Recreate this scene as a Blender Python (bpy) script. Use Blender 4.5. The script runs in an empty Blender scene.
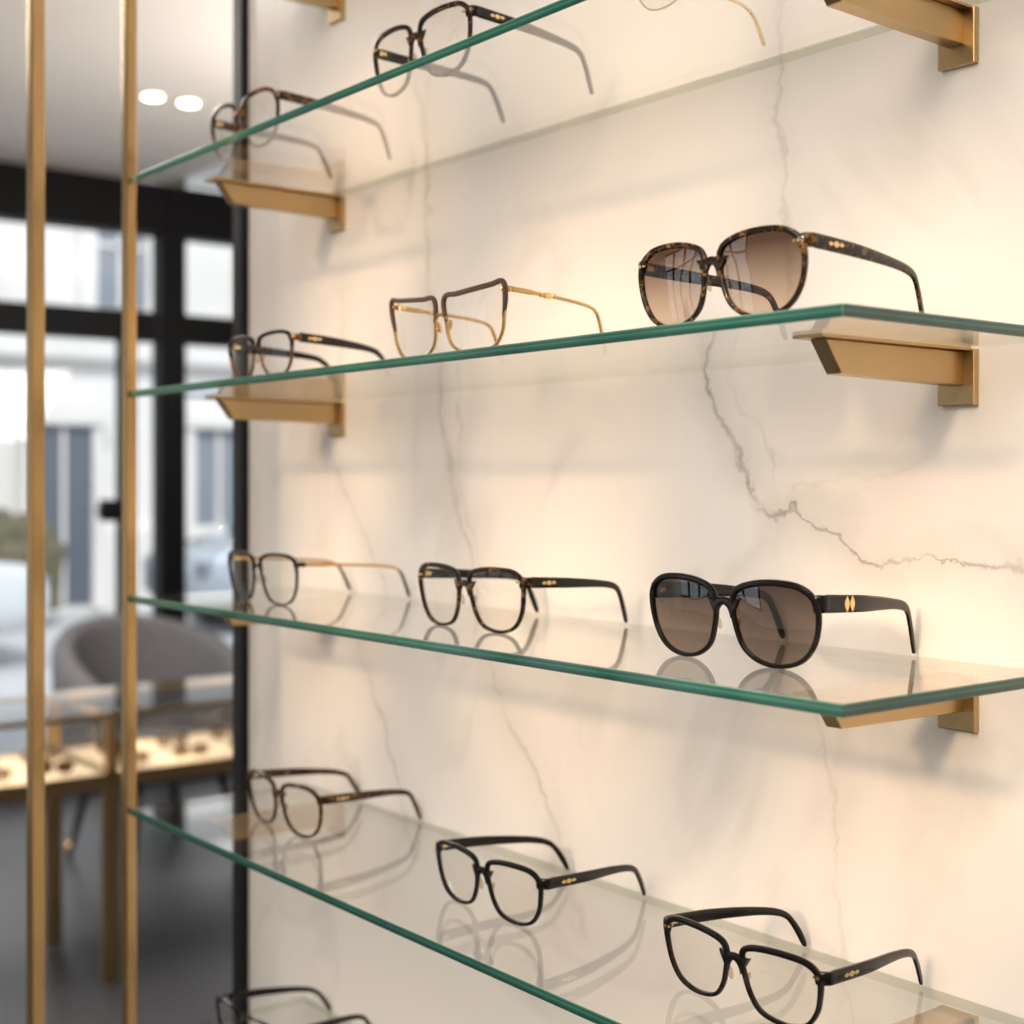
import bpy, bmesh, math, random
from mathutils import Vector, Matrix
random.seed(7)
S=bpy.context.scene
S.view_settings.view_transform='Standard'
col=S.collection

# ---------------------------------------------------------------- helpers
def link(o,parent=None):
    col.objects.link(o)
    if parent is not None: o.parent=parent
    return o
def empty(name,loc,rotz=0,label=None,category=None,group=None):
    e=bpy.data.objects.new(name,None); e.empty_display_size=.02
    e.location=loc; e.rotation_euler=(0,0,rotz); link(e)
    tag(e,label,category,group); return e
def tag(o,label=None,category=None,group=None,kind=None):
    if label: o["label"]=label
    if category: o["category"]=category
    if group: o["group"]=group
    if kind: o["kind"]=kind
    return o
def obj_from_bm(name,bm,mats,parent=None,smooth=False,loc=None,sharp=None):
    me=bpy.data.meshes.new(name)
    bmesh.ops.recalc_face_normals(bm,faces=bm.faces[:])
    bm.to_mesh(me); bm.free()
    for m in (mats if isinstance(mats,(list,tuple)) else [mats]): me.materials.append(m)
    if smooth:
        for p in me.polygons: p.use_smooth=True
        if sharp: me.set_sharp_from_angle(angle=math.radians(sharp))
    o=bpy.data.objects.new(name,me)
    if loc is not None: o.location=loc
    return link(o,parent)
def add_box(bm,c,s,bevel=0,mi=0):
    r=bmesh.ops.create_cube(bm,size=1)
    vs=r['verts']
    for v in vs: v.co=Vector((v.co.x*s[0]+c[0],v.co.y*s[1]+c[1],v.co.z*s[2]+c[2]))
    es=list({e for v in vs for e in v.link_edges})
    fs=list({f for v in vs for f in v.link_faces})
    for f in fs: f.material_index=mi
    if bevel>0:
        bmesh.ops.bevel(bm,geom=es,offset=bevel,segments=2,affect='EDGES',profile=.6)
def box(name,c,s,mat,bevel=0,parent=None):
    bm=bmesh.new(); add_box(bm,(0,0,0),s,bevel)
    return obj_from_bm(name,bm,mat,parent,loc=c)
def boxes(name,lst,mat,parent=None,bevel=0):
    bm=bmesh.new()
    for c,s in lst: add_box(bm,c,s,bevel)
    return obj_from_bm(name,bm,mat,parent)
def add_cyl(bm,c,r1,r2,h,seg=24,axis='Z',mi=0):
    rot={'Z':Matrix(),'X':Matrix.Rotation(math.pi/2,4,'Y'),'Y':Matrix.Rotation(-math.pi/2,4,'X')}[axis]
    r=bmesh.ops.create_cone(bm,cap_ends=True,cap_tris=False,segments=seg,radius1=r1,radius2=r2,depth=h,matrix=Matrix.Translation(c)@rot)
    for f in {f for v in r['verts'] for f in v.link_faces}: f.material_index=mi
def extrude_poly(bm,pts,x0,x1,axis='X'):
    def mk(a,b,t): return (t,a,b) if axis=='X' else (a,t,b)
    v0=[bm.verts.new(mk(a,b,x0)) for a,b in pts]; v1=[bm.verts.new(mk(a,b,x1)) for a,b in pts]
    n=len(pts); bm.faces.new(v0); bm.faces.new(v1[::-1])
    for i in range(n): bm.faces.new((v0[i],v0[(i+1)%n],v1[(i+1)%n],v1[i]))
def supere(n,e):
    out=[]
    for i in range(n):
        t=2*math.pi*(i+.5)/n; c,s=math.cos(t),math.sin(t)
        out.append((math.copysign(abs(c)**(2/e),c),math.copysign(abs(s)**(2/e),s)))
    return out
CH=[(1,.5),(.82,.86),(.5,1),(-.5,1),(-.82,.86),(-1,.5),(-1,-.5),(-.82,-.86),(-.5,-1),(.5,-1),(.82,-.86),(1,-.5)]
def catmull(pts,sub=5,closed=False):
    P=[Vector(p) for p in pts]; out=[]; m=len(P)
    for i in range(m if closed else m-1):
        if closed: p0,p1,p2,p3=P[i-1],P[i],P[(i+1)%m],P[(i+2)%m]
        else: p0=P[max(i-1,0)];p1=P[i];p2=P[i+1];p3=P[min(i+2,m-1)]
        for k in range(sub):
            t=k/sub
            out.append(.5*((2*p1)+(p2-p0)*t+(2*p0-5*p1+4*p2-p3)*t*t+(3*p1-p0-3*p2+p3)*t**3))
    if not closed: out.append(P[-1])
    return out
def sweep(bm,path,ws,hs,up=Vector((0,0,1)),prof=None):
    prof=prof or supere(10,2.2); n=len(prof); rings=[]
    m=len(path)
    for i,p in enumerate(path):
        T=(path[min(i+1,m-1)]-path[max(i-1,0)]).normalized()
        Sd=T.cross(up).normalized(); N=Sd.cross(T).normalized()
        rings.append([bm.verts.new(p+Sd*(ws[i]/2*a)+N*(hs[i]/2*b)) for a,b in prof])
    for i in range(m-1):
        for k in range(n):
            bm.faces.new((rings[i][k],rings[i][(k+1)%n],rings[i+1][(k+1)%n],rings[i+1][k]))
    for r in (rings[0],rings[-1]): bm.faces.new(r)
def lerp_list(keys,u):
    for (a,va),(b,vb) in zip(keys,keys[1:]):
        if u<=b: return va+(vb-va)*((u-a)/(b-a) if b>a else 0)
    return keys[-1][1]

# ---------------------------------------------------------------- materials
def mat(name,color,rough=.5,metal=0,spec=.5,coat=0):
    m=bpy.data.materials.new(name); m.use_nodes=True
    b=m.node_tree.nodes['Principled BSDF']
    b.inputs['Base Color'].default_value=(*color,1); b.inputs['Roughness'].default_value=rough
    b.inputs['Metallic'].default_value=metal; b.inputs['Specular IOR Level'].default_value=spec
    b.inputs['Coat Weight'].default_value=coat
    return m
class NT:
    def __init__(s,m): s.t=m.node_tree; s.n=s.t.nodes; s.l=s.t.links
    def new(s,ty,**kw):
        x=s.n.new(ty)
        for k,v in kw.items(): setattr(x,k,v)
        return x
    def math(s,op,a,b=None,c=None,clamp=False):
        x=s.n.new('ShaderNodeMath'); x.operation=op; x.use_clamp=clamp
        for i,v in enumerate((a,b,c)):
            if v is None: continue
            if isinstance(v,(int,float)): x.inputs[i].default_value=v
            else: s.l.new(v,x.inputs[i])
        return x.outputs[0]
    def noise(s,vec,scale,detail=3,rough=.5,dist=0):
        x=s.n.new('ShaderNodeTexNoise'); x.inputs['Scale'].default_value=scale; x.inputs['Detail'].default_value=detail
        x.inputs['Roughness'].default_value=rough; x.inputs['Distortion'].default_value=dist
        if vec is not None: s.l.new(vec,x.inputs['Vector'])
        return x
    def maprange(s,v,a,b,c,d,smooth=False):
        x=s.n.new('ShaderNodeMapRange')
        if smooth: x.interpolation_type='SMOOTHSTEP'
        for i,q in enumerate((a,b,c,d)): x.inputs[i+1].default_value=q
        s.l.new(v,x.inputs[0]); return x.outputs[0]
    def mixc(s,f,a,b):
        x=s.n.new('ShaderNodeMix'); x.data_type='RGBA'
        for idx,v in ((0,f),(6,a),(7,b)):
            if isinstance(v,(int,float)): x.inputs[idx].default_value=v
            elif isinstance(v,tuple): x.inputs[idx].default_value=(*v,1)
            else: s.l.new(v,x.inputs[idx])
        return x.outputs[2]

def brushed(name,color,rough=.32,amt=.02,sc=(8,8,3)):
    m=mat(name,color,rough,1); t=NT(m); b=t.n['Principled BSDF']
    tc=t.new('ShaderNodeTexCoord'); mp=t.new('ShaderNodeMapping'); mp.inputs['Scale'].default_value=sc
    t.l.new(tc.outputs['Object'],mp.inputs[0]); nz=t.noise(mp.outputs[0],1,2)
    t.l.new(t.maprange(nz.outputs[0],.3,.7,rough-amt,rough+amt),b.inputs['Roughness']); return m
M_gold=brushed('brushed_gold',(.56,.395,.205),.34)
M_goldpost=brushed('post_gold',(.58,.385,.175),.22)
M_goldshine=mat('polished_gold',(.95,.70,.34),.2,1)
M_goldrim=mat('antique_gold_metal',(.66,.43,.17),.26,1)
M_black=mat('black_acetate',(.006,.005,.0045),.12,0,.38)
M_taupe=mat('taupe_enamel',(.09,.055,.037),.3,.2)
M_bmetal=mat('bronze_metal',(.22,.12,.055),.28,1)
M_blackframe=mat('black_window_frame',(.006,.006,.007),.5,0,.15)
M_trimblack=mat('black_trim',(.006,.006,.007),.4,0,.3)
M_white=mat('painted_plaster',(.74,.71,.68),.7)

def tortoise(name,dark,amber,th=.55,scale=110):
    m=mat(name,dark,.12,0,.40); t=NT(m); b=t.n['Principled BSDF']
    tc=t.new('ShaderNodeTexCoord'); nz=t.noise(tc.outputs['Object'],scale,3,.6,.6)
    f=t.maprange(nz.outputs[0],th,th+.10,0,1,True)
    t.l.new(t.mixc(f,dark,amber),b.inputs['Base Color']); return m
M_tort=tortoise('tortoise_acetate',(.013,.008,.004),(.21,.11,.032),.545,190)
M_tortbrown=tortoise('brown_tortoise_acetate',(.024,.011,.005),(.20,.09,.024),.52,150)
M_tortdark=tortoise('dark_tortoise_acetate',(.010,.006,.004),(.20,.09,.024),.56,160)

def schlick_glass(name,tint,rough=0,f0=.04,f1=.85,refl=(1,1,1)):
    m=bpy.data.materials.new(name); m.use_nodes=True; t=NT(m); t.n.remove(t.n['Principled BSDF'])
    out=t.n['Material Output']
    lw=t.new('ShaderNodeLayerWeight'); lw.inputs['Blend'].default_value=.5
    p=t.math('POWER',lw.outputs['Facing'],5.0); f=t.math('MULTIPLY_ADD',p,f1,f0,clamp=True)
    tr=t.new('ShaderNodeBsdfTransparent'); gl=t.new('ShaderNodeBsdfGlossy'); gl.inputs['Roughness'].default_value=rough
    gl.inputs['Color'].default_value=(*refl,1)
    if isinstance(tint,tuple): tr.inputs['Color'].default_value=(*tint,1)
    mx=t.new('ShaderNodeMixShader'); t.l.new(f,mx.inputs[0]); t.l.new(tr.outputs[0],mx.inputs[1]); t.l.new(gl.outputs[0],mx.inputs[2])
    t.l.new(mx.outputs[0],out.inputs[0])
    return m,t,tr
M_shelf,_,_=schlick_glass('shelf_glass',(.98,.985,.978),0,.07,.9)
M_backedge,_,_=schlick_glass('clear_glass_edge',(.80,.82,.76),.1,.06,.5)
M_lens,_,_=schlick_glass('clear_lens',(.96,.95,.93),0,.05,.7)
M_pad,_,_=schlick_glass('clear_silicone',(.84,.79,.72),.2,.05,.4)
M_pane,_,_=schlick_glass('window_pane',(.97,.98,.98),0,.03,.6)
def sunlens(name,top,bot,z0,z1,f0=.09):
    m,t,tr=schlick_glass(name,None,0.0,f0,.7)
    tc=t.new('ShaderNodeTexCoord'); sp=t.new('ShaderNodeSeparateXYZ'); t.l.new(tc.outputs['Object'],sp.inputs[0])
    f=t.maprange(sp.outputs[2],z0,z1,0,1)
    t.l.new(t.mixc(f,bot,top),tr.inputs['Color']); return m
M_sun1=sunlens('brown_gradient_lens',(.11,.055,.028),(.72,.57,.44),.008,.046,.11)
M_sun2=sunlens('grey_brown_lens',(.075,.050,.037),(.36,.28,.225),.004,.052,.11)
def edge_mat():
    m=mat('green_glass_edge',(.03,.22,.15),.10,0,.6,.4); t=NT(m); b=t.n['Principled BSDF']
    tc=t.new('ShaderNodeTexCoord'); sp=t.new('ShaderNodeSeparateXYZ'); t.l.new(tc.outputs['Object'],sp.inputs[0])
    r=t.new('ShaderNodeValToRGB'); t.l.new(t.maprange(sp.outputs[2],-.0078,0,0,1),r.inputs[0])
    e=r.color_ramp.elements; e[0].position=0; e[0].color=(.10,.26,.20,1); e[1].position=1; e[1].color=(.28,.50,.40,1)  # pale colour at the top of the edge is a painted highlight
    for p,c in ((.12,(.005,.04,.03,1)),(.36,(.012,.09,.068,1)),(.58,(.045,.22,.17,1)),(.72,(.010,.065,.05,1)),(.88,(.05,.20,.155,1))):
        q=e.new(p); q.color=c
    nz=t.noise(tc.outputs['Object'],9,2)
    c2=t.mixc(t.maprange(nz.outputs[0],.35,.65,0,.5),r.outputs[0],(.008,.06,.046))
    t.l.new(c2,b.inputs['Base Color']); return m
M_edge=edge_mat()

def marble():
    m=mat('cream_marble',(.8,.76,.7),.15,0,.42); t=NT(m); b=t.n['Principled BSDF']
    geo=t.new('ShaderNodeNewGeometry'); pos=geo.outputs['Position']
    sp=t.new('ShaderNodeSeparateXYZ'); t.l.new(pos,sp.inputs[0]); X,Z=sp.outputs[0],sp.outputs[2]
    n1=t.noise(pos,9,3,.55).outputs[0]; n2=t.noise(pos,48,4,.65).outputs[0]; n3=t.noise(pos,7.3,2).outputs[0]
    off=t.math('ADD',t.math('MULTIPLY_ADD',n1,.05,-.025),t.math('MULTIPLY_ADD',n2,.026,-.013))
    brk=t.maprange(t.noise(pos,21,2,.5).outputs[0],.34,.56,.45,1,True)
    total=None; halo=None
    X0,X1,Z0,Z1=-1.7,-.3,.8,2.0
    def vein(pts,byx,w,strength,hw=12,hs=None,fade=.03):
        nonlocal total,halo
        pts=sorted(pts,key=lambda p:p[0] if byx else p[1])
        inp=t.maprange(X if byx else Z, X0 if byx else Z0, X1 if byx else Z1,0,1)
        fc=t.new('ShaderNodeFloatCurve'); cu=fc.mapping.curves[0]
        nor=[(((x-X0)/(X1-X0)),((z-Z0)/(Z1-Z0))) for x,z in pts]
        if not byx: nor=[(b_,a_) for a_,b_ in nor]
        while len(cu.points)<len(nor): cu.points.new(.5,.5)
        for i,(a_,b_) in enumerate(nor): cu.points[i].location=(a_,b_); cu.points[i].handle_type='AUTO'
        fc.mapping.update(); t.l.new(inp,fc.inputs['Value'])
        tgt=t.maprange(fc.outputs[0],0,1,Z0 if byx else X0,Z1 if byx else X1)
        d=t.math('ABSOLUTE',t.math('ADD',t.math('SUBTRACT',Z if byx else X,tgt),off))
        wn=t.math('MAXIMUM',t.math('MULTIPLY_ADD',n3,6*w,-2.0*w),w*.35)
        line=t.math('SUBTRACT',1,t.math('DIVIDE',d,wn),clamp=True)
        hal=t.math('SUBTRACT',1,t.math('DIVIDE',d,w*hw),clamp=True); hal=t.math('POWER',hal,1.6)
        lo,hi=(pts[0][0],pts[-1][0]) if byx else (pts[0][1],pts[-1][1])
        c=X if byx else Z
        g=t.math('MULTIPLY',t.maprange(c,lo,lo+.03,0,1,True),t.maprange(c,hi-fade,hi,1,0,True))
        v=t.math('MULTIPLY',line,t.math('MULTIPLY',g,strength)); h=t.math('MULTIPLY',hal,t.math('MULTIPLY',g,hs or min(1,strength*1.5)))
        total=v if total is None else t.math('MAXIMUM',total,v)
        halo=h if halo is None else t.math('MAXIMUM',halo,h)
    vein([(-.83,1.56),(-.815,1.50),(-.777,1.4335),(-.7665,1.4095),(-.7456,1.386),(-.72,1.372)],False,.0050,1.0,10)
    vein([(-.7656,1.400),(-.7456,1.384),(-.7107,1.377),(-.6728,1.3645),(-.6413,1.3495),(-.5946,1.3457),(-.5399,1.3435),(-.45,1.335)],True,.0036,.95,12,None,.14)
    vein([(-.80,1.52),(-.775,1.47),(-.745,1.43),(-.735,1.39)],False,.0034,.25,8)
    vein([(-.74,1.375),(-.69,1.40),(-.64,1.405),(-.58,1.44)],True,.0030,.14,10)
    vein([(-1.23,1.85),(-1.209,1.7436),(-1.196,1.597),(-1.173,1.453),(-1.136,1.337),(-1.082,1.199),(-.9927,1.081),(-.95,.98)],False,.0050,.42)
    vein([(-1.14,1.50),(-1.150,1.42),(-1.125,1.34),(-1.09,1.27)],False,.0040,.28)
    vein([(-1.43,1.50),(-1.420,1.46),(-1.3657,1.391),(-1.294,1.3048),(-1.27,1.25)],False,.0048,.42)
    vein([(-1.37,1.27),(-1.334,1.2145),(-1.2552,1.073),(-1.22,.99)],False,.0048,.42)
    vein([(-.74,1.86),(-.7355,1.726),(-.7253,1.624),(-.722,1.554),(-.715,1.49)],False,.0036,.30)
    vein([(-.70,1.25),(-.677,1.142),(-.672,1.06),(-.65,.96)],False,.0036,.20)
    cl=t.noise(pos,2.0,4,.5,.8).outputs[0]
    cloud=t.maprange(cl,.40,.68,0,1,True)
    base=t.mixc(cloud,(.94,.925,.905),(.87,.85,.83))
    rv=t.noise(pos,1.5,5,.55,1.4).outputs[0]
    rvd=t.math('SUBTRACT',1,t.math('MULTIPLY',t.math('ABSOLUTE',t.math('SUBTRACT',rv,.5)),30),clamp=True)
    rvs=t.math('MULTIPLY',rvd,t.maprange(n3,.4,.7,.03,.34))
    base=t.mixc(rvs,base,(.56,.54,.52))
    base=t.mixc(t.math('MULTIPLY',halo,.38),base,(.54,.52,.50))
    base=t.mixc(t.math('MULTIPLY',t.math('MULTIPLY',total,brk),.76),base,(.26,.24,.225))
    t.l.new(base,b.inputs['Base Color']); return m
M_marble=marble()

def noisy(name,c1,c2,scale,rough,spec=.5):
    m=mat(name,c1,rough,0,spec); t=NT(m); b=t.n['Principled BSDF']
    tc=t.new('ShaderNodeTexCoord'); nz=t.noise(tc.outputs['Object'],scale,5,.6)
    t.l.new(t.mixc(t.maprange(nz.outputs[0],.35,.65,0,1),c1,c2),b.inputs['Base Color']); return m
M_floor=noisy('dark_grey_stone_floor',(.050,.050,.055),(.070,.070,.076),1.5,.38)
M_fabric=noisy('grey_fabric',(.145,.145,.155),(.19,.19,.20),60,.9,.2)
M_facade=noisy('pale_stucco',(.72,.70,.67),(.82,.80,.77),.6,.9,.1)
M_street=noisy('pale_paving',(.48,.49,.51),(.60,.61,.62),.8,.9,.1)
M_hedge=noisy('dry_hedge',(.11,.115,.07),(.20,.17,.12),6,.9,.1)
M_farglass=mat('dark_blue_glass',(.24,.27,.31),.25)
M_doorglass=mat('dark_door_glass',(.12,.14,.17),.25)
M_tray=mat('cream_tray',(.80,.64,.46),.8)
M_carwhite=mat('white_car_paint',(.82,.84,.86),.2,0,.5,.4)
M_cargrey=mat('silver_car_paint',(.45,.50,.56),.25,.3,.5,.4)
M_rubber=mat('tyre_rubber',(.02,.02,.02),.8)
M_legwood=mat('dark_wood',(.03,.018,.012),.4)
def emis(name,c,s):
    m=bpy.data.materials.new(name); m.use_nodes=True; b=m.node_tree.nodes['Principled BSDF']
    b.inputs['Base Color'].default_value=(*c,1); b.inputs['Emission Color'].default_value=(*c,1); b.inputs['Emission Strength'].default_value=s; return m
M_lamp=emis('downlight_glow',(1,.84,.62),10)

# ---------------------------------------------------------------- room
CEIL=2.8
def struct(o): o["kind"]="structure"; return o
struct(box('floor',(-1.9,.9,-.05),(9.0,8.2,.1),M_floor))
struct(box('ceiling',(-1.9,.9,CEIL+.05),(9.0,8.2,.1),M_white))
WY=.84
struct(box('wall_right',(-.395,WY+.06,CEIL/2),(2.39,.12,CEIL),M_marble))
struct(box('trim_1',(-1.603,WY+.056,CEIL/2),(.025,.132,CEIL),M_trimblack,.002))
struct(box('wall_back',(2.55,.9,CEIL/2),(.1,8.2,CEIL),M_white))
struct(boxes('wall_left',[((-.35,-3.15,CEIL/2),(5.9,.1,CEIL)),((-4.85,-3.15,2.68),(3.1,.1,.24)),((-4.85,-3.15,.2),(3.1,.1,.4))],M_white))
struct(box('wall_far',(-1.9,4.95,CEIL/2),(9.0,.1,CEIL),M_white))
XW=-6.3
struct(box('wall_front',(XW,-1.35,CEIL/2),(.12,3.5,CEIL),M_white))
def window(n,y0,y1,rails,fw=.06):
    w=struct(boxes('window_%d'%n,
        [((XW,(y0+y1)/2,2.68),(.12,y1-y0,.24))]+
        [((XW,y0+fw/2,1.28),(.10,fw,2.56)),((XW,y1-fw/2,1.28),(.10,fw,2.56))]+
        [((XW,(y0+y1)/2,(a+b)/2),(.09,y1-y0-2*fw,b-a)) for a,b in rails],M_blackframe))
    box('glass_pane',(XW,(y0+y1)/2,1.28),(.008,y1-y0-2*fw,2.56),M_pane,0,w)
    return w
rails=[(0,.12),(2.057,2.195)]
window(1,.42,1.45,rails); window(2,2.89,3.85,rails,.08); window(3,3.86,4.88,rails)
d=struct(boxes('door_1',[((XW,2.17,2.68),(.12,1.43,.24)),((XW,1.49,1.28),(.10,.06,2.56)),((XW,2.865,1.28),(.10,.045,2.56)),
     ((XW,2.69,1.06),(.07,.07,2.0)),((XW,2.17,.06),(.09,1.3,.12)),((XW,2.17,2.126),(.09,1.3,.138))],M_blackframe))
box('glass_pane',(XW,2.17,1.28),(.008,1.3,2.56),M_pane,0,d)
boxes('door_handle',[((XW+.07,2.61,1.27),(.05,.14,.10)),((XW+.10,2.56,1.27),(.02,.10,.03))],M_blackframe,d,.004)
w4=struct(boxes('window_4',[((-4.85,-3.15,z),(3.1,.08,.06)) for z in (.43,2.05,2.53)]+[((x,-3.15,1.48),(.07,.08,2.1)) for x in (-6.36,-5.6,-4.85,-4.1,-3.34)],M_blackframe))  # unseen window, added for bright reflections in the sunglass lenses
box('glass_pane',(-4.85,-3.15,1.48),(3.0,.008,2.1),M_pane,0,w4)

for y in (2.165,2.305):
    e=empty('recessed_downlight',(-4.83,y,CEIL),0,"small round recessed ceiling downlight, lit warm white","ceiling light","recessed downlights in the ceiling")
    bm=bmesh.new(); add_cyl(bm,(0,0,-.004),.043,.045,.008,32)
    obj_from_bm('trim_ring',bm,M_white,e)
    bm=bmesh.new(); add_cyl(bm,(0,0,-.010),.034,.034,.004,32)
    obj_from_bm('lamp_lens',bm,M_lamp,e)

# ---------------------------------------------------------------- gold posts
for (x,y,w) in ((-1.442,.519,.0150),(-1.4605,.6275,.0128)):
    bm=bmesh.new(); add_box(bm,(0,0,CEIL/2),(w,w,CEIL-.002),.0020)
    o=obj_from_bm('display_post',bm,M_goldpost,loc=(x,y,0.0))
    tag(o,"slim square brushed-gold post running from floor to ceiling","post","brushed-gold display posts")

# ---------------------------------------------------------------- shelves and brackets
SX0,SX1,SY0=-1.4535,-.499,.6265
TH=.0078
ZS=[1.965,1.729,1.4985,1.278,1.049,.799]
def shelf(z):
    bm=bmesh.new()
    add_box(bm,(0,0,-TH/2),(SX1-SX0,WY-SY0-.001,TH),.0005)
    bm.normal_update()
    for f in bm.faces:
        f.material_index=0
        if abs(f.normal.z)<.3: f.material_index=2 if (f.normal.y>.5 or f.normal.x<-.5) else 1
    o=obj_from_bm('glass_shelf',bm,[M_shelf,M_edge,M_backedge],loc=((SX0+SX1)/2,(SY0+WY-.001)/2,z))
    tag(o,"clear glass shelf with green polished edges on gold brackets","shelf","glass shelves on the marble wall")
for z in ZS: shelf(z)
def bracket(x,z):
    e=empty('shelf_bracket',(x,WY,z),0,"brushed-gold metal bracket holding up a glass shelf","bracket","brushed-gold shelf brackets")
    bm=bmesh.new(); extrude_poly(bm,[(-.005,-.0025),(-.150,-.0025),(-.134,-.0235),(-.005,-.0255)],-.006,.006)
    bmesh.ops.bevel(bm,geom=bm.edges[:],offset=.0006,segments=1,affect='EDGES')
    obj_from_bm('arm',bm,M_gold,e)
    box('saddle_plate',(0,-.082,-.0012),(.024,.154,.0022),M_gold,.0004,e)
    box('wall_plate',(0,-.0028,-.0200),(.029,.0054,.038),M_gold,.0008,e)
for i,z in enumerate(ZS):
    for x in (-1.377,-.5695):
        if i in (0,5) and x>-1: continue
        bracket(x,z-TH)

# ---------------------------------------------------------------- eyewear
SHAPES={
 'square':[(-.87,.81),(-.44,.96),(.18,1.0),(.73,.93),(.98,.64),(.98,.14),(.88,-.38),(.63,-.81),(.23,-1.0),(-.20,-.99),(-.57,-.83),(-.80,-.42),(-.91,.06),(-.96,.47)],
 'panto':[(-.84,.76),(-.44,.94),(.15,1.0),(.70,.90),(.98,.56),(.98,.06),(.84,-.48),(.51,-.87),(.04,-1.0),(-.44,-.91),(-.78,-.54),(-.92,.0),(-.96,.42)],
 'butterfly':[(-.87,.74),(-.45,.94),(.12,1.0),(.64,.92),(.95,.62),(1.0,.14),(.89,-.39),(.61,-.81),(.15,-1.0),(-.35,-.94),(-.73,-.64),(-.90,-.15),(-.96,.36)],
 'cateye':[(-.95,.80),(-.5,.86),(.1,.93),(.66,1.0),(.99,1.06),(1.03,.70),(.97,.10),(.88,-.46),(.62,-.88),(.10,-1.0),(-.44,-.97),(-.82,-.66),(-.94,.02)],
}
def outline(p,side):
    a,b=p['a'],p['b']
    return [(side*q.x*a,q.y*b) for q in catmull([(x,z,0) for x,z in SHAPES[p['shape']]],5,True)]
def glasses(kind,label,loc,p,rotz=0,group=None):
    root=empty(kind,loc,rotz,label,"glasses",group)
    s,a,b=p['s'],p['a'],p['b']; rw,dp=p.get('rw',.0035),p.get('dp',.0036)
    rwt=p.get('top',1.5)
    W=p['W']; zc=b+rw*.85
    wrap=p.get('wrap',1.1); tilt=.10
    L=p['L']; fm=p['fm']; tm=p.get('tm',fm)
    def Yf(x,z): return wrap*x*x-(z-zc)*tilt
    front=bmesh.new(); brow=bmesh.new() if 'brow' in p else None
    prof=CH; K=len(prof)
    for side in (-1,1):
        o=outline(p,side); n=len(o); cx=side*s/2; rings=[]; brs=[]
        for i,(x,z) in enumerate(o):
            x0,z0=o[i-1]; x1,z1=o[(i+1)%n]
            tx,tz=x1-x0,z1-z0; l=math.hypot(tx,tz); nx,nz=tz/l,-tx/l
            if nx*x+nz*z<0: nx,nz=-nx,-nz
            k=1+(rwt-1)*max(0,min(1,(z/b+.1)/.9))
            w=rw*k
            P=Vector((cx+x,Yf(cx+x,zc+z),zc+z))
            rings.append([front.verts.new(P+Vector((nx,0,nz))*(w*.5*u+w*.36)+Vector((0,dp*.5*v,0))) for u,v in prof])
            if brow is not None and z>b*p.get('browz',.05):
                brs.append((P,Vector((nx,0,nz)),x*side,i))
        for i in range(n):
            for k in range(K):
                front.faces.new((rings[i][k],rings[i][(k+1)%K],rings[(i+1)%n][(k+1)%K],rings[(i+1)%n][k]))
        if brow is not None:
            k0=next((j for j in range(1,len(brs)) if brs[j][3]-brs[j-1][3]!=1),0)
            brs=brs[k0:]+brs[:k0]
            if brs[0][2]>brs[-1][2]: brs=brs[::-1]
            rr=[]
            for j,(P,N,_,_) in enumerate(brs):
                kk=min(1,(j+1.2)/4,(len(brs)-1-j)/6+.3); ww=p['brow']*max(.3,kk)
                rr.append([brow.verts.new(P+N*(ww*.5*u+ww*.3)+Vector((0,dp*.62*v,0))) for u,v in prof])
            for i in range(len(rr)-1):
                for k in range(K): brow.faces.new((rr[i][k],rr[i][(k+1)%K],rr[i+1][(k+1)%K],rr[i+1][k]))
            brow.faces.new(rr[0]); brow.faces.new(rr[-1])
    # moulded saddle bridge, widening where it melts into the rims
    g=s/2-a*.965
    zb=zc+b*p.get('bz',.52); ar=p.get('arch',.0036); bw=p.get('bw',.0050)
    pts=[(-g-.0016,0,zb-ar*1.1),(-g*.62,0,zb-ar*.32),(0,0,zb+ar*.10),(g*.62,0,zb-ar*.32),(g+.0016,0,zb-ar*1.1)]
    path=[Vector((q.x,Yf(q.x,q.z)-.0001,q.z)) for q in catmull(pts,6)]
    N=len(path)-1
    fl=p.get('flare',2.0)
    sweep(front,path,[dp*.97]*(N+1),[bw*(1+fl*(abs(2*i/N-1))**2.2) for i in range(N+1)],prof=CH)
    zh=zc+b*p.get('hz',.68); yh=Yf(W/2,zh)+.006
    ew=p.get('ew',.0085)
    for side in (-1,1):
        xo=s/2+a*.94
        pts=[(side*xo,Yf(xo,zh),zh-.0005),(side*(W/2-.0035),Yf(W/2-.004,zh)+.0003,zh),(side*(W/2-.0006),yh-.003,zh),(side*(W/2-.0008),yh+.001,zh)]
        path=catmull(pts,4); sweep(front,path,[p.get('tt',.0034)]*len(path),[ew for i in range(len(path))],prof=CH)
    obj_from_bm('front_frame',front,fm,root,True,sharp=38)
    if brow is not None: obj_from_bm('brow_bar',brow,p['bm'],root,True,sharp=38)
    for side in (-1,1):
        o=outline(p,side); cx=side*s/2; bm=bmesh.new(); cen=bm.verts.new((cx,Yf(cx,zc)-.0014,zc)); prev=None
        for q in (.25,.5,.75,.9,1.0):
            ring=[bm.verts.new((cx+x*q,Yf(cx+x*q,zc+z*q)-.0014*(1-q*q),zc+z*q)) for x,z in o]
            n=len(ring)
            for i in range(n):
                if prev is None: bm.faces.new((cen,ring[i],ring[(i+1)%n]))
                else: bm.faces.new((prev[i],prev[(i+1)%n],ring[(i+1)%n],ring[i]))
            prev=ring
        obj_from_bm('lens',bm,p['lm'],root,True)
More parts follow.
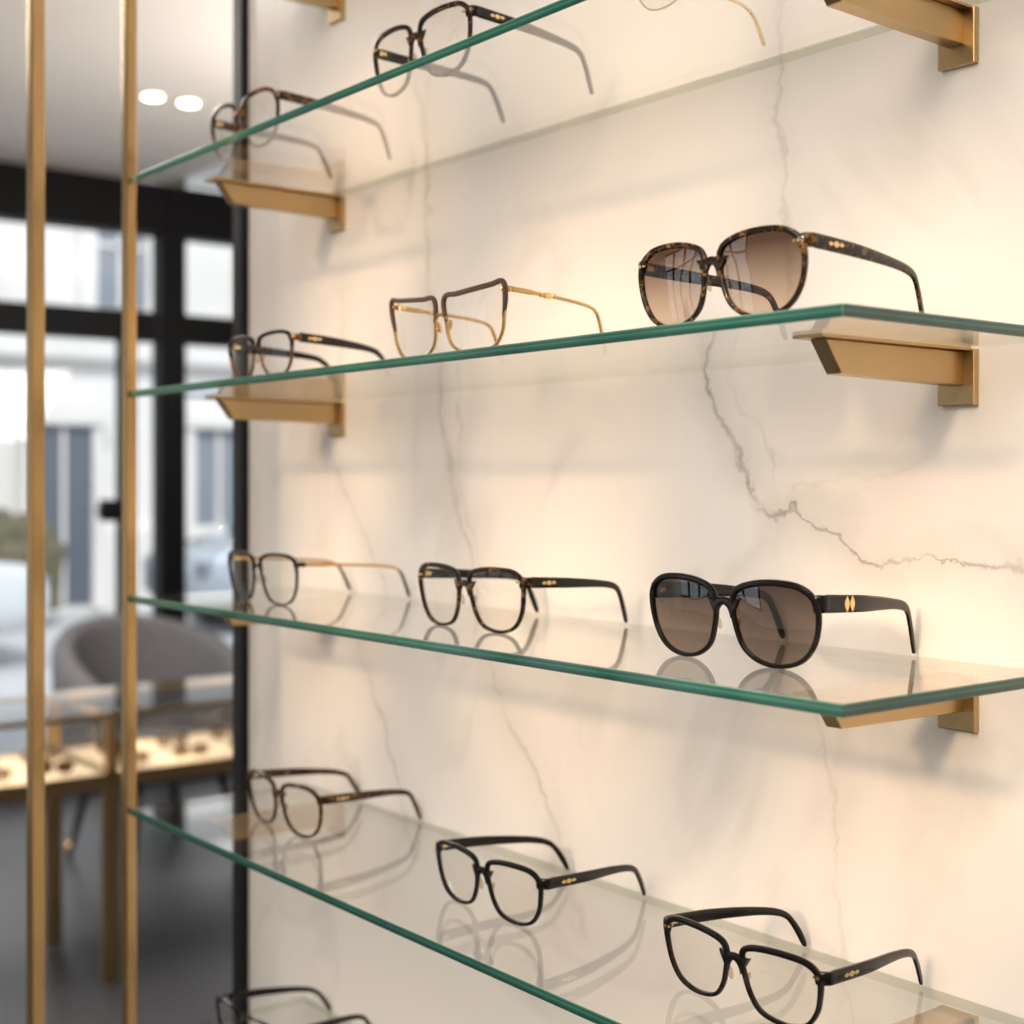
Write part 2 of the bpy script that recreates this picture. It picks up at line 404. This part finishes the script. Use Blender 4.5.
    for side in (-1,1):
        bm=bmesh.new(); bmesh.ops.create_uvsphere(bm,u_segments=12,v_segments=8,radius=1)
        xx=side*(s/2-a*.93-.0012); zz=zc-b*.08
        bmesh.ops.transform(bm,verts=bm.verts[:],matrix=Matrix.Translation((xx,Yf(xx,zz)+.0028,zz))@Matrix.Rotation(side*.35,4,'Y')@Matrix.Diagonal((.0010,.0026,.0048,1)))
        obj_from_bm('nose_pad',bm,p.get('pm',M_pad),root,True)
    metal=p.get('metal',False)
    toe=p.get('toe',.018)
    for side in (-1,1):
        if p.get('soft'):
            keys=[(0,zh),(.30,zh-.0018),(.58,zh-.0043),(.75,zh-.0074),(.84,zh-.0115),(.90,zh*.54),(.953,zh*.32),(1,.0026)]
            kc=.82
        else:
            keys=[(0,zh),(.30,zh-.0018),(.60,zh-.0042),(.77,zh-.0068),(.85,zh-.0108),(.905,zh*.57),(.955,zh*.32),(1,.0026)]
            kc=.72
        pts=[]
        for u,z in keys:
            x=W/2-.0008-toe*max(0,u-.15)**1.25
            pts.append((side*x,yh+.0005+L*(u if u<.82 else .82+(u-.82)*kc),z))
        path=catmull(pts,8); N=len(path)
        hk=p.get('th',[(0,.0088),(.14,.0083),(.32,.0060),(.65,.0044),(.84,.0050),(.93,.0046),(.985,.0032),(1,.0016)])
        hs=[lerp_list(hk,i/(N-1)) for i in range(N)]
        bm=bmesh.new()
        if metal:
            cut=int(N*.58)
            sweep(bm,path[:cut+1],[.0018]*(cut+1),[.0040 if i<6 else .0028 for i in range(cut+1)])
            t=obj_from_bm('temple',bm,tm,root,True)
            b2=bmesh.new(); rest=path[cut-1:]
            sweep(b2,rest,[.0024]*len(rest),[lerp_list([(0,.0028),(.5,.0036),(.85,.0042),(1,.0020)],i/(len(rest)-1)) for i in range(len(rest))])
            obj_from_bm('temple_tip',b2,p['tipm'],t,True)
        else:
            sweep(bm,path,[p.get('tt',.0034)*(1-.4*i/N) for i in range(N)],hs,prof=CH)
            t=obj_from_bm('temple',bm,tm,root,True,sharp=38)
        bm=bmesh.new(); add_cyl(bm,(side*(W/2-.0032),yh-.0005,zh),.0013,.0013,.0048,12)
        add_box(bm,(side*(W/2-.003),yh+.0025,zh),(.0012,.006,.003))
        obj_from_bm('hinge',bm,M_goldshine,t)
        em=p.get('emblem')
        if em:
            yc=yh+L*{'double':.16,'knot':.34}.get(em,.13)
            P=min(path,key=lambda q:abs(q.y-yc)); xo=side*(abs(P.x)+p.get('tt',.0034)*.5-.0001)
            bm=bmesh.new()
            if em=='knot':
                bmesh.ops.create_uvsphere(bm,u_segments=12,v_segments=8,radius=1)
                bmesh.ops.transform(bm,verts=bm.verts[:],matrix=Matrix.Translation(P)@Matrix.Diagonal((.0016,.0060,.0026,1)))
                for dy in (-.0065,.0065):
                    add_cyl(bm,(P.x,P.y+dy,P.z),.0019,.0019,.0016,12,'Y')
            else:
                ds=[(-.0027,1),(.0027,1)] if em=='double' else [(-.0050,.72),(0,1.0),(.0050,.72)]
                for dy,k in ds:
                    if em=='double':
                        hh,ww=.0052,.0024
                        loop=[(ww*(1-abs(q)**1.7),hh*q) for q in (-.75,-.5,-.25,0,.25,.5,.75)]
                        loop=[(0,-hh)]+loop+[(0,hh)]+[(-y_,z_) for y_,z_ in loop[::-1]]
                        vs=[bm.verts.new((xo,P.y+dy+y_,P.z+z_)) for y_,z_ in loop]
                    else:
                        hh=.0019*k; ll=.0034*k
                        loop=[(ll,0),(ll*.4,hh*.8),(0,hh),(-ll*.4,hh*.8),(-ll,0),(-ll*.4,-hh*.8),(0,-hh),(ll*.4,-hh*.8)]
                        vs=[bm.verts.new((xo,P.y+dy+y_,P.z+z_)) for y_,z_ in loop]
                    f=bm.faces.new(vs)
                    r=bmesh.ops.extrude_face_region(bm,geom=[f])
                    for v in r['geom']:
                        if isinstance(v,bmesh.types.BMVert): v.co.x+=side*.0006
            obj_from_bm('emblem',bm,M_goldshine,t)
    if p.get('rivet'):
        for side in (-1,1):
            bm=bmesh.new(); xx=side*(W/2-.0055); add_cyl(bm,(xx,Yf(abs(xx),zh)-dp/2-.0003,zh),.0013,.0013,.001,12,'Y')
            add_cyl(bm,(xx-side*.0032,Yf(abs(xx),zh)-dp/2-.0002,zh),.0009,.0009,.001,12,'Y')
            obj_from_bm('rivet',bm,M_goldshine,root)
    return root

GR='eyewear displayed on the glass shelves'
clear=dict(lm=M_lens)
z=ZS[1]
glasses('eyeglasses',"dark tortoise eyeglasses with clear lenses on the top glass shelf",(-.972,.668,z),
  dict(shape='square',s=.074,a=.0305,b=.0250,W=.144,L=.136,fm=M_tortdark,tm=M_black,rw=.0028,emblem='triple',rivet=1,toe=.012,**clear),0,GR)
glasses('eyeglasses',"small brown tortoise eyeglasses with rounded clear lenses on a glass shelf",(-1.283,.668,z),
  dict(shape='panto',s=.074,a=.0305,b=.0250,W=.142,L=.137,fm=M_tortbrown,tm=M_tortbrown,rw=.0028,toe=.014,**clear),0,GR)
glasses('eyeglasses',"gold wire eyeglasses with thin temples on the top glass shelf",(-.674,.692,z),
  dict(shape='panto',s=.070,a=.029,b=.022,W=.138,L=.124,fm=M_goldshine,tm=M_goldshine,rw=.0014,dp=.0018,bw=.0018,flare=.3,ew=.003,tt=.002,metal=True,tipm=M_goldshine,**clear),0,GR)
z=ZS[2]
glasses('sunglasses',"large tortoise sunglasses with brown gradient lenses on a glass shelf",(-.614,.645,z),
  dict(shape='butterfly',s=.0738,a=.0308,b=.0245,W=.145,L=.131,fm=M_tort,tm=M_tort,lm=M_sun1,rw=.0028,top=1.35,emblem='triple',rivet=1,bz=.48,hz=.66,toe=.017),0,GR)
glasses('eyeglasses',"cateye eyeglasses with taupe brow and thin gold temples",(-.905,.645,z),
  dict(shape='cateye',s=.0795,a=.0338,b=.0232,W=.151,L=.108,fm=M_goldrim,tm=M_goldrim,rw=.0022,top=1,dp=.0026,bw=.0020,flare=.3,bz=.30,arch=.003,ew=.0040,tt=.002,metal=True,tipm=M_goldrim,emblem='knot',
       brow=.0040,browz=-.05,bm=M_taupe,hz=.88,pm=M_goldrim,toe=.010,**clear),0,GR)
glasses('eyeglasses',"dark brow eyeglasses with clear lenses and black temples",(-1.205,.645,z),
  dict(shape='square',s=.065,a=.0275,b=.0190,W=.130,L=.112,fm=M_bmetal,tm=M_black,rw=.0018,dp=.003,brow=.0036,bm=M_black,flare=.6,bw=.003,hz=.72,ew=.006,emblem='triple',**clear),0,GR)
z=ZS[3]
glasses('sunglasses',"oversized black sunglasses with grey-brown lenses and gold emblems on temples",(-.6630,.708,z),
  dict(shape='butterfly',s=.0818,a=.0333,b=.0260,W=.156,L=.122,fm=M_black,tm=M_black,lm=M_sun2,rw=.0031,top=1.45,emblem='double',bz=.50,bw=.0054,hz=.60,ew=.0115,toe=.022,
       th=[(0,.0118),(.15,.0112),(.31,.0074),(.65,.0050),(.84,.0054),(.93,.0050),(.985,.0036),(1,.0018)]),0,GR)
glasses('eyeglasses',"dark brown tortoise eyeglasses with square clear lenses and gold emblem",(-.946,.699,z),
  dict(shape='square',s=.0772,a=.0315,b=.0238,W=.150,L=.121,fm=M_tortdark,tm=M_black,rw=.0028,emblem='triple',rivet=1,**clear),0,GR)
glasses('eyeglasses',"dark-rimmed eyeglasses with slim gold temples and black tips",(-1.283,.688,z),
  dict(shape='square',s=.0760,a=.0315,b=.0238,W=.147,L=.141,fm=M_black,tm=M_goldrim,rw=.0020,dp=.003,ew=.005,bw=.0028,flare=.6,brow=.0032,bm=M_black,browz=.25,metal=True,tipm=M_black,**clear),0,GR)
z=ZS[4]
glasses('eyeglasses',"brown tortoise eyeglasses with clear lenses on a glass shelf",(-1.268,.704,z),
  dict(shape='panto',s=.078,a=.0325,b=.0238,W=.151,L=.126,fm=M_tortbrown,tm=M_tortbrown,rw=.0028,emblem='triple',soft=1,toe=.022,**clear),0,GR)
glasses('eyeglasses',"black square eyeglasses with clear lenses and small gold temple emblem",(-.920,.698,z),
  dict(shape='square',s=.0738,a=.0303,b=.0218,W=.148,L=.126,fm=M_black,tm=M_black,rw=.0029,emblem='triple',soft=1,toe=.029,**clear),0,GR)
glasses('eyeglasses',"glossy black square eyeglasses with clear lenses and gold rivets",(-.648,.702,z),
  dict(shape='square',s=.0738,a=.0301,b=.0219,W=.147,L=.125,fm=M_black,tm=M_black,rw=.0029,emblem='triple',rivet=1,soft=1,toe=.026,**clear),0,GR)
z=ZS[5]
glasses('eyeglasses',"black eyeglasses with clear lenses on the lowest glass shelf",(-1.343,.702,z),
  dict(shape='square',s=.069,a=.0282,b=.0215,W=.134,L=.128,fm=M_black,tm=M_black,rw=.0026,soft=1,toe=.026,**clear),0,GR)

# ---------------------------------------------------------------- lights helpers
def aim(o,tgt): o.rotation_euler=(Vector(tgt)-o.location).to_track_quat('-Z','Y').to_euler()
def area(name,loc,tgt,size,e,c):
    l=bpy.data.lights.new(name,'AREA'); l.energy=e; l.color=c; l.size=size
    o=bpy.data.objects.new(name,l); o.location=loc; link(o); aim(o,tgt)
    return o
def spot(name,loc,tgt,ang,e,c=(1,.63,.33),r=.04,blend=1):
    l=bpy.data.lights.new(name,'SPOT'); l.energy=e; l.color=c; l.spot_size=math.radians(ang); l.spot_blend=blend; l.shadow_soft_size=r
    o=bpy.data.objects.new(name,l); o.location=loc; link(o); aim(o,tgt); return o

# ---------------------------------------------------------------- display cases
def simple_specs():
    bm=bmesh.new(); k=.78
    for sd in (-1,1):
        n=20; prof=supere(6,2.5); rings=[]
        for i in range(n):
            t=2*math.pi*i/n; c,s=math.cos(t),math.sin(t)
            P=Vector((sd*.035+.029*math.copysign(abs(c)**.8,c),0,.024+.021*math.copysign(abs(s)**.8,s)))
            rings.append([bm.verts.new(P+Vector((c,0,s))*.0030*u+Vector((0,.002*v,0))) for u,v in prof])
        for i in range(n):
            for q in range(6): bm.faces.new((rings[i][q],rings[i][(q+1)%6],rings[(i+1)%n][(q+1)%6],rings[(i+1)%n][q]))
        lens=[bm.verts.new((sd*.035+.028*math.cos(2*math.pi*i/20),.0003,.024+.020*math.sin(2*math.pi*i/20))) for i in range(20)]
        f=bm.faces.new(lens); f.material_index=1
        path=catmull([(sd*.066,0,.036),(sd*.069,.006,.036),(sd*.067,.07,.030),(sd*.065,.105,.020),(sd*.064,.125,.004)],4)
        sweep(bm,path,[.004]*len(path),[.0065]*len(path))
    sweep(bm,[Vector((-.009,0,.030)),Vector((0,0,.033)),Vector((.009,0,.030))],[.004]*3,[.004]*3)
    for v in bm.verts: v.co*=k
    me=bpy.data.meshes.new('small_specs'); bmesh.ops.recalc_face_normals(bm,faces=bm.faces[:]); bm.to_mesh(me); bm.free()
    for q in me.polygons: q.use_smooth=True
    return me
ms_d=simple_specs(); ms_d.materials.append(M_black); ms_d.materials.append(M_sun2)
ms_b=ms_d.copy(); ms_b.materials.clear(); ms_b.materials.append(M_tortbrown); ms_b.materials.append(M_lens)
def case(y0,y1):
    xn,xf=-3.81,-4.27; zt,zb=.755,.545; t=.016
    cy=(y0+y1)/2; cx=(xn+xf)/2
    e=empty('display_case',(cx,cy,0),0,"gold-framed glass display case table with lit cream interior","display case","gold-framed display cases")
    hx=(xn-xf)/2; hy=(y1-y0)/2
    L=[]
    for z in (zt,):
        for sx in (-1,1): L.append(((sx*(hx-t/2),0,z-t/2),(t,2*hy,t)))
        for sy in (-1,1): L.append(((0,sy*(hy-t/2),z-t/2),(2*hx-2*t,t,t)))
    for sx in (-1,1): L.append(((sx*(hx-t/2),0,zb+.02),(t,2*hy,.04)))
    for sy in (-1,1): L.append(((0,sy*(hy-t/2),zb+.02),(2*hx-2*t,t,.04)))
    for sx in (-1,1):
        for sy in (-1,1): L.append(((sx*(hx-t/2),sy*(hy-t/2),(zt+zb)/2+.01),(t,t,zt-zb-.052)))
    boxes('frame',L,M_gold,e)
    for sx in (-1,1):
        for sy in (-1,1): box('leg',(sx*(hx-.011),sy*(hy-.011),zb/2),(.022,.022,zb-.001),M_gold,.002,e)
    box('glass_top',(0,0,zt+.004),(2*hx-.004,2*hy-.004,.007),M_pane,.001,e)
    boxes('glass_side',[((sx*(hx-t/2),0,.66),(.004,2*hy-2*t,.15)) for sx in (-1,1)],M_pane,e)
    box('tray',(0,0,zb+.025),(2*hx-2*t-.002,2*hy-2*t-.002,.024),M_tray,0,e)
    for sx in (-1,1):
        for sy in (-.3,.3):
            spot('case_light',(cx+sx*(hx-.028),cy+sy*(y1-y0)*.85,zt-t-.006),(cx,cy+sy*(y1-y0)*.85,zb),150,1.7,(1,.74,.47),.02)
    ny=5
    for i in range(ny):
        for j in range(2):
            o=bpy.data.objects.new('eyeglasses',ms_d if (i*2+j*3)%5<3 else ms_b); link(o)
            o.location=(cx+.13-.19*j,y0+.11+(y1-y0-.22)*i/(ny-1)+.03*(j-.5),zb+.0382)
            o.rotation_euler=(0,0,math.radians(80+random.uniform(-16,16)))
            tag(o,"dark eyeglasses lying on the cream tray of a display case","glasses","eyewear inside the display cases")
case(.66,1.585); case(1.590,2.56)

# ---------------------------------------------------------------- tub armchair
def armchair(x,y,rot):
    e=empty('tub_armchair',(x,y,0),rot,"dark grey upholstered tub armchair with slim tapered legs","armchair")
    bm=bmesh.new(); n=33; rings=[]
    for i in range(n):
        t=i/(n-1); ph=math.radians(-118+236*t)
        k=(abs(ph)/math.radians(118))**2
        top=.885-.22*k; ro,ri=.37,.285
        dx,dy=-math.cos(ph),math.sin(ph)
        sec=[(ri+.02,.32),(ro-.05,.30),(ro-.01,.42),(ro,.60),(ro,top-.04),(ro-.02,top-.008),(ro-.045,top),(ri+.012,top-.012),(ri,top-.045),(ri,.5)]
        rings.append([bm.verts.new((dx*r,dy*r,z)) for r,z in sec])
    m=len(rings[0])
    for i in range(n-1):
        for k in range(m): bm.faces.new((rings[i][k],rings[i][(k+1)%m],rings[i+1][(k+1)%m],rings[i+1][k]))
    bm.faces.new(rings[0]); bm.faces.new(rings[-1])
    obj_from_bm('backrest',bm,M_fabric,e,True)
    bm=bmesh.new(); add_cyl(bm,(0.03,0,.40),.278,.285,.14,40)
    bmesh.ops.bevel(bm,geom=[ed for ed in bm.edges if abs(ed.verts[0].co.z-ed.verts[1].co.z)<.01],offset=.025,segments=3,affect='EDGES')
    obj_from_bm('seat',bm,M_fabric,e,True)
    for sx in (-1,1):
        for sy in (-1,1):
            bm=bmesh.new(); add_cyl(bm,(0,0,.165),.011,.020,.32,16)
            bmesh.ops.transform(bm,verts=bm.verts[:],matrix=Matrix.Shear('XY',4,(-sx*.18,-sy*.18)))
            l=obj_from_bm('leg',bm,M_legwood,e,True,loc=(sx*.23,sy*.23,0))
            b2=bmesh.new(); add_cyl(b2,(0,0,.03),.0105,.0125,.06,16)
            obj_from_bm('leg_cap',b2,M_goldrim,l,True)
armchair(-4.97,2.24,math.radians(6))

# ---------------------------------------------------------------- street outside
st=box('street_ground',(-16,6,-.2),(19.2,50,.1),M_street); tag(st,"pale paved street outside the shop window","street")
b=empty('town_building',(-16.5,6,-.15),0,"pale stucco townhouse facade with tall windows and cornices","building")
box('facade',(-.5,0,5),(1,44,10),M_facade,0,b)
box('cornice',(.10,0,3.15),(.2,44,.30),M_facade,.04,b)
box('cornice',(.12,0,5.45),(.3,44,.25),M_facade,.04,b)
box('plinth',(.08,0,.5),(.16,44,1.0),M_facade,.02,b)
for k in range(-5,7):
    yy=k*2.05+.95
    z0,h=4.15,1.15
    w=box('window',(.02,yy,z0+.1),(.06,.62,h),M_farglass,0,b)
    boxes('window_surround',[((.06,-.42,0),(.12,.20,h+.2)),((.06,.42,0),(.12,.20,h+.2)),((.09,0,h/2+.12),(.2,1.15,.16)),((.04,0,0),(.04,.05,h)),((.04,0,.15),(.04,.75,.05))],M_facade,w)
    nm='door' if k%2==0 else 'window'
    hh=2.1 if nm=='door' else 1.5
    w=box(nm,(.12 if nm=='door' else .02,yy-.75,1.15 if nm=='door' else 1.45),(.12 if nm=='door' else .06,.68,hh),M_doorglass if nm=='door' else M_farglass,0,b)
    boxes('surround',[((.06,-.41,0),(.12,.13,hh+.1)),((.06,.41,0),(.12,.13,hh+.1)),((.08,0,hh/2+.1),(.18,1.05,.14)),((.055,0,0),(.04,.05,hh))],M_facade,w)

def car(x,y,paint,label,rot=0):
    e=empty('car',(x,y,-.15),rot,label,"car")
    prof=[(-2.15,.35),(-2.15,.72),(-2.0,.86),(-1.25,.95),(-.65,1.40),(-.2,1.46),(.75,1.44),(1.55,1.02),(2.05,.95),(2.15,.75),(2.15,.35),(1.7,.28),(-1.7,.28)]
    bm=bmesh.new(); extrude_poly(bm,prof,-.85,.85)
    for v in bm.verts:
        if v.co.z>1.1: v.co.x*=.80
    bmesh.ops.bevel(bm,geom=bm.edges[:],offset=.05,segments=3,affect='EDGES')
    obj_from_bm('body',bm,paint,e,True)
    for sx in (-1,1):
        bm=bmesh.new()
        for pts in ([(-1.10,.98),(-.62,1.33),(-.02,1.38),(-.02,.98)],[(.06,.98),(.06,1.38),(.72,1.36),(1.32,1.02)]):
            vs=[bm.verts.new((sx*(.865-(zz-.95)*.30),yy,zz)) for yy,zz in pts]; bm.faces.new(vs)
        obj_from_bm('side_window',bm,M_doorglass,e)
    for sy,(a_,b_) in ((1,((-1.27,.99),(-.68,1.37))),(2,((1.53,1.05),(.82,1.40)))):
        bm=bmesh.new(); off=-.03 if sy==1 else .03
        vs=[bm.verts.new((-.72,a_[0]+off,a_[1]+.03)),bm.verts.new((.72,a_[0]+off,a_[1]+.03)),bm.verts.new((.60,b_[0]+off,b_[1]+.03)),bm.verts.new((-.60,b_[0]+off,b_[1]+.03))]
        bm.faces.new(vs); obj_from_bm('windscreen',bm,M_doorglass,e)
    for sx in (-1,1):
        for yy in (-1.35,1.35):
            bm=bmesh.new(); add_cyl(bm,(sx*.80,yy,.32),.32,.32,.22,28,'X'); w=obj_from_bm('wheel',bm,M_rubber,e)
            b2=bmesh.new(); add_cyl(b2,(sx*.915,yy,.32),.19,.17,.02,20,'X'); obj_from_bm('hub',b2,M_cargrey,w)
        bm=bmesh.new(); add_box(bm,(sx*.62,-2.14,.68),(.34,.06,.14),.02); obj_from_bm('headlight',bm,M_farglass,e)
car(-12.6,2.2,M_carwhite,"white hatchback parked on the street outside",math.pi)
car(-13.6,8.5,M_cargrey,"silver-grey car parked across the street")
def bush(x,y,r,h):
    bm=bmesh.new(); bmesh.ops.create_icosphere(bm,subdivisions=4,radius=1)
    for v in bm.verts:
        k=1+random.uniform(-.07,.07)+.08*math.sin(9*v.co.x+3)*math.cos(8*v.co.y)+.05*math.sin(14*v.co.z)
        q=math.copysign(abs(v.co.z)**.5,v.co.z); yv=math.copysign(abs(v.co.y)**.7,v.co.y)
        v.co=Vector((v.co.x*r*k,yv*r*k*1.7,max(-.98,q*k)*h/2+h/2))
    o=obj_from_bm('shrub',bm,M_hedge,loc=(x,y,-.15)); tag(o,"dry brown-green shrub growing by the pale building","shrub","shrubs by the building")
for yy in (1.95,3.5,5.05): bush(-15.2,yy,.38,1.18)

# ---------------------------------------------------------------- lights
area('wall_fill',(-.45,-1.0,2.3),(-1.0,.84,1.3),1.3,33,(1,.86,.72))  # added soft light on the marble wall, not a shop lamp
area('room_fill_back',(-4.2,.6,2.74),(-4.2,.6,0),1.6,78,(1,.95,.89))  # added fill for the rear of the room, no ceiling fixture
area('room_fill_front',(.6,-1.2,2.74),(.6,-1.2,0),1.6,27,(1,.89,.78))  # added fill from above on the camera side, no ceiling fixture
area('ceiling_uplight_fill',(-3.4,2.9,1.9),(-3.8,2.6,2.8),1.0,46,(1,.91,.82))  # added uplight that only brightens the ceiling
for (tx,tz,an,en) in ((-.60,1.60,18,6),(-.90,1.66,18,21),(-1.32,1.70,17,36),
                      (-.60,1.44,17,23),(-1.00,1.45,18,27),(-1.38,1.44,15,31),
                      (-.60,1.21,17,33),(-1.0,1.21,18,28),(-1.40,1.20,15,24),(-.75,.98,17,18)):
    spot('wall_glow_spot',(tx+.22,-.35,tz+.42),(tx,.84,tz),an,en)  # added out-of-view spots that make the warm glows on the marble
l=bpy.data.lights.new('sun','SUN'); l.energy=2.7; l.color=(1,.98,.95); l.angle=.1
o=bpy.data.objects.new('sun',l); link(o); o.location=(5,0,12); o.rotation_euler=Vector((-.75,.25,-.75)).to_track_quat('-Z','Y').to_euler()
w=bpy.data.worlds.new('world'); S.world=w; w.use_nodes=True
bg=w.node_tree.nodes['Background']; bg.inputs[0].default_value=(.84,.90,1,1); bg.inputs[1].default_value=1.15

# ---------------------------------------------------------------- camera
cam=bpy.data.cameras.new('camera'); co=bpy.data.objects.new('camera',cam); link(co)
co.location=(0,0,1.4); co.rotation_euler=(math.pi/2,0,math.radians(51.66))
cam.lens=49.92; cam.sensor_width=36; cam.shift_y=-30/1024
cam.clip_start=.02; cam.clip_end=100
cam.dof.use_dof=True; cam.dof.focus_distance=.98; cam.dof.aperture_fstop=5.0
S.camera=co
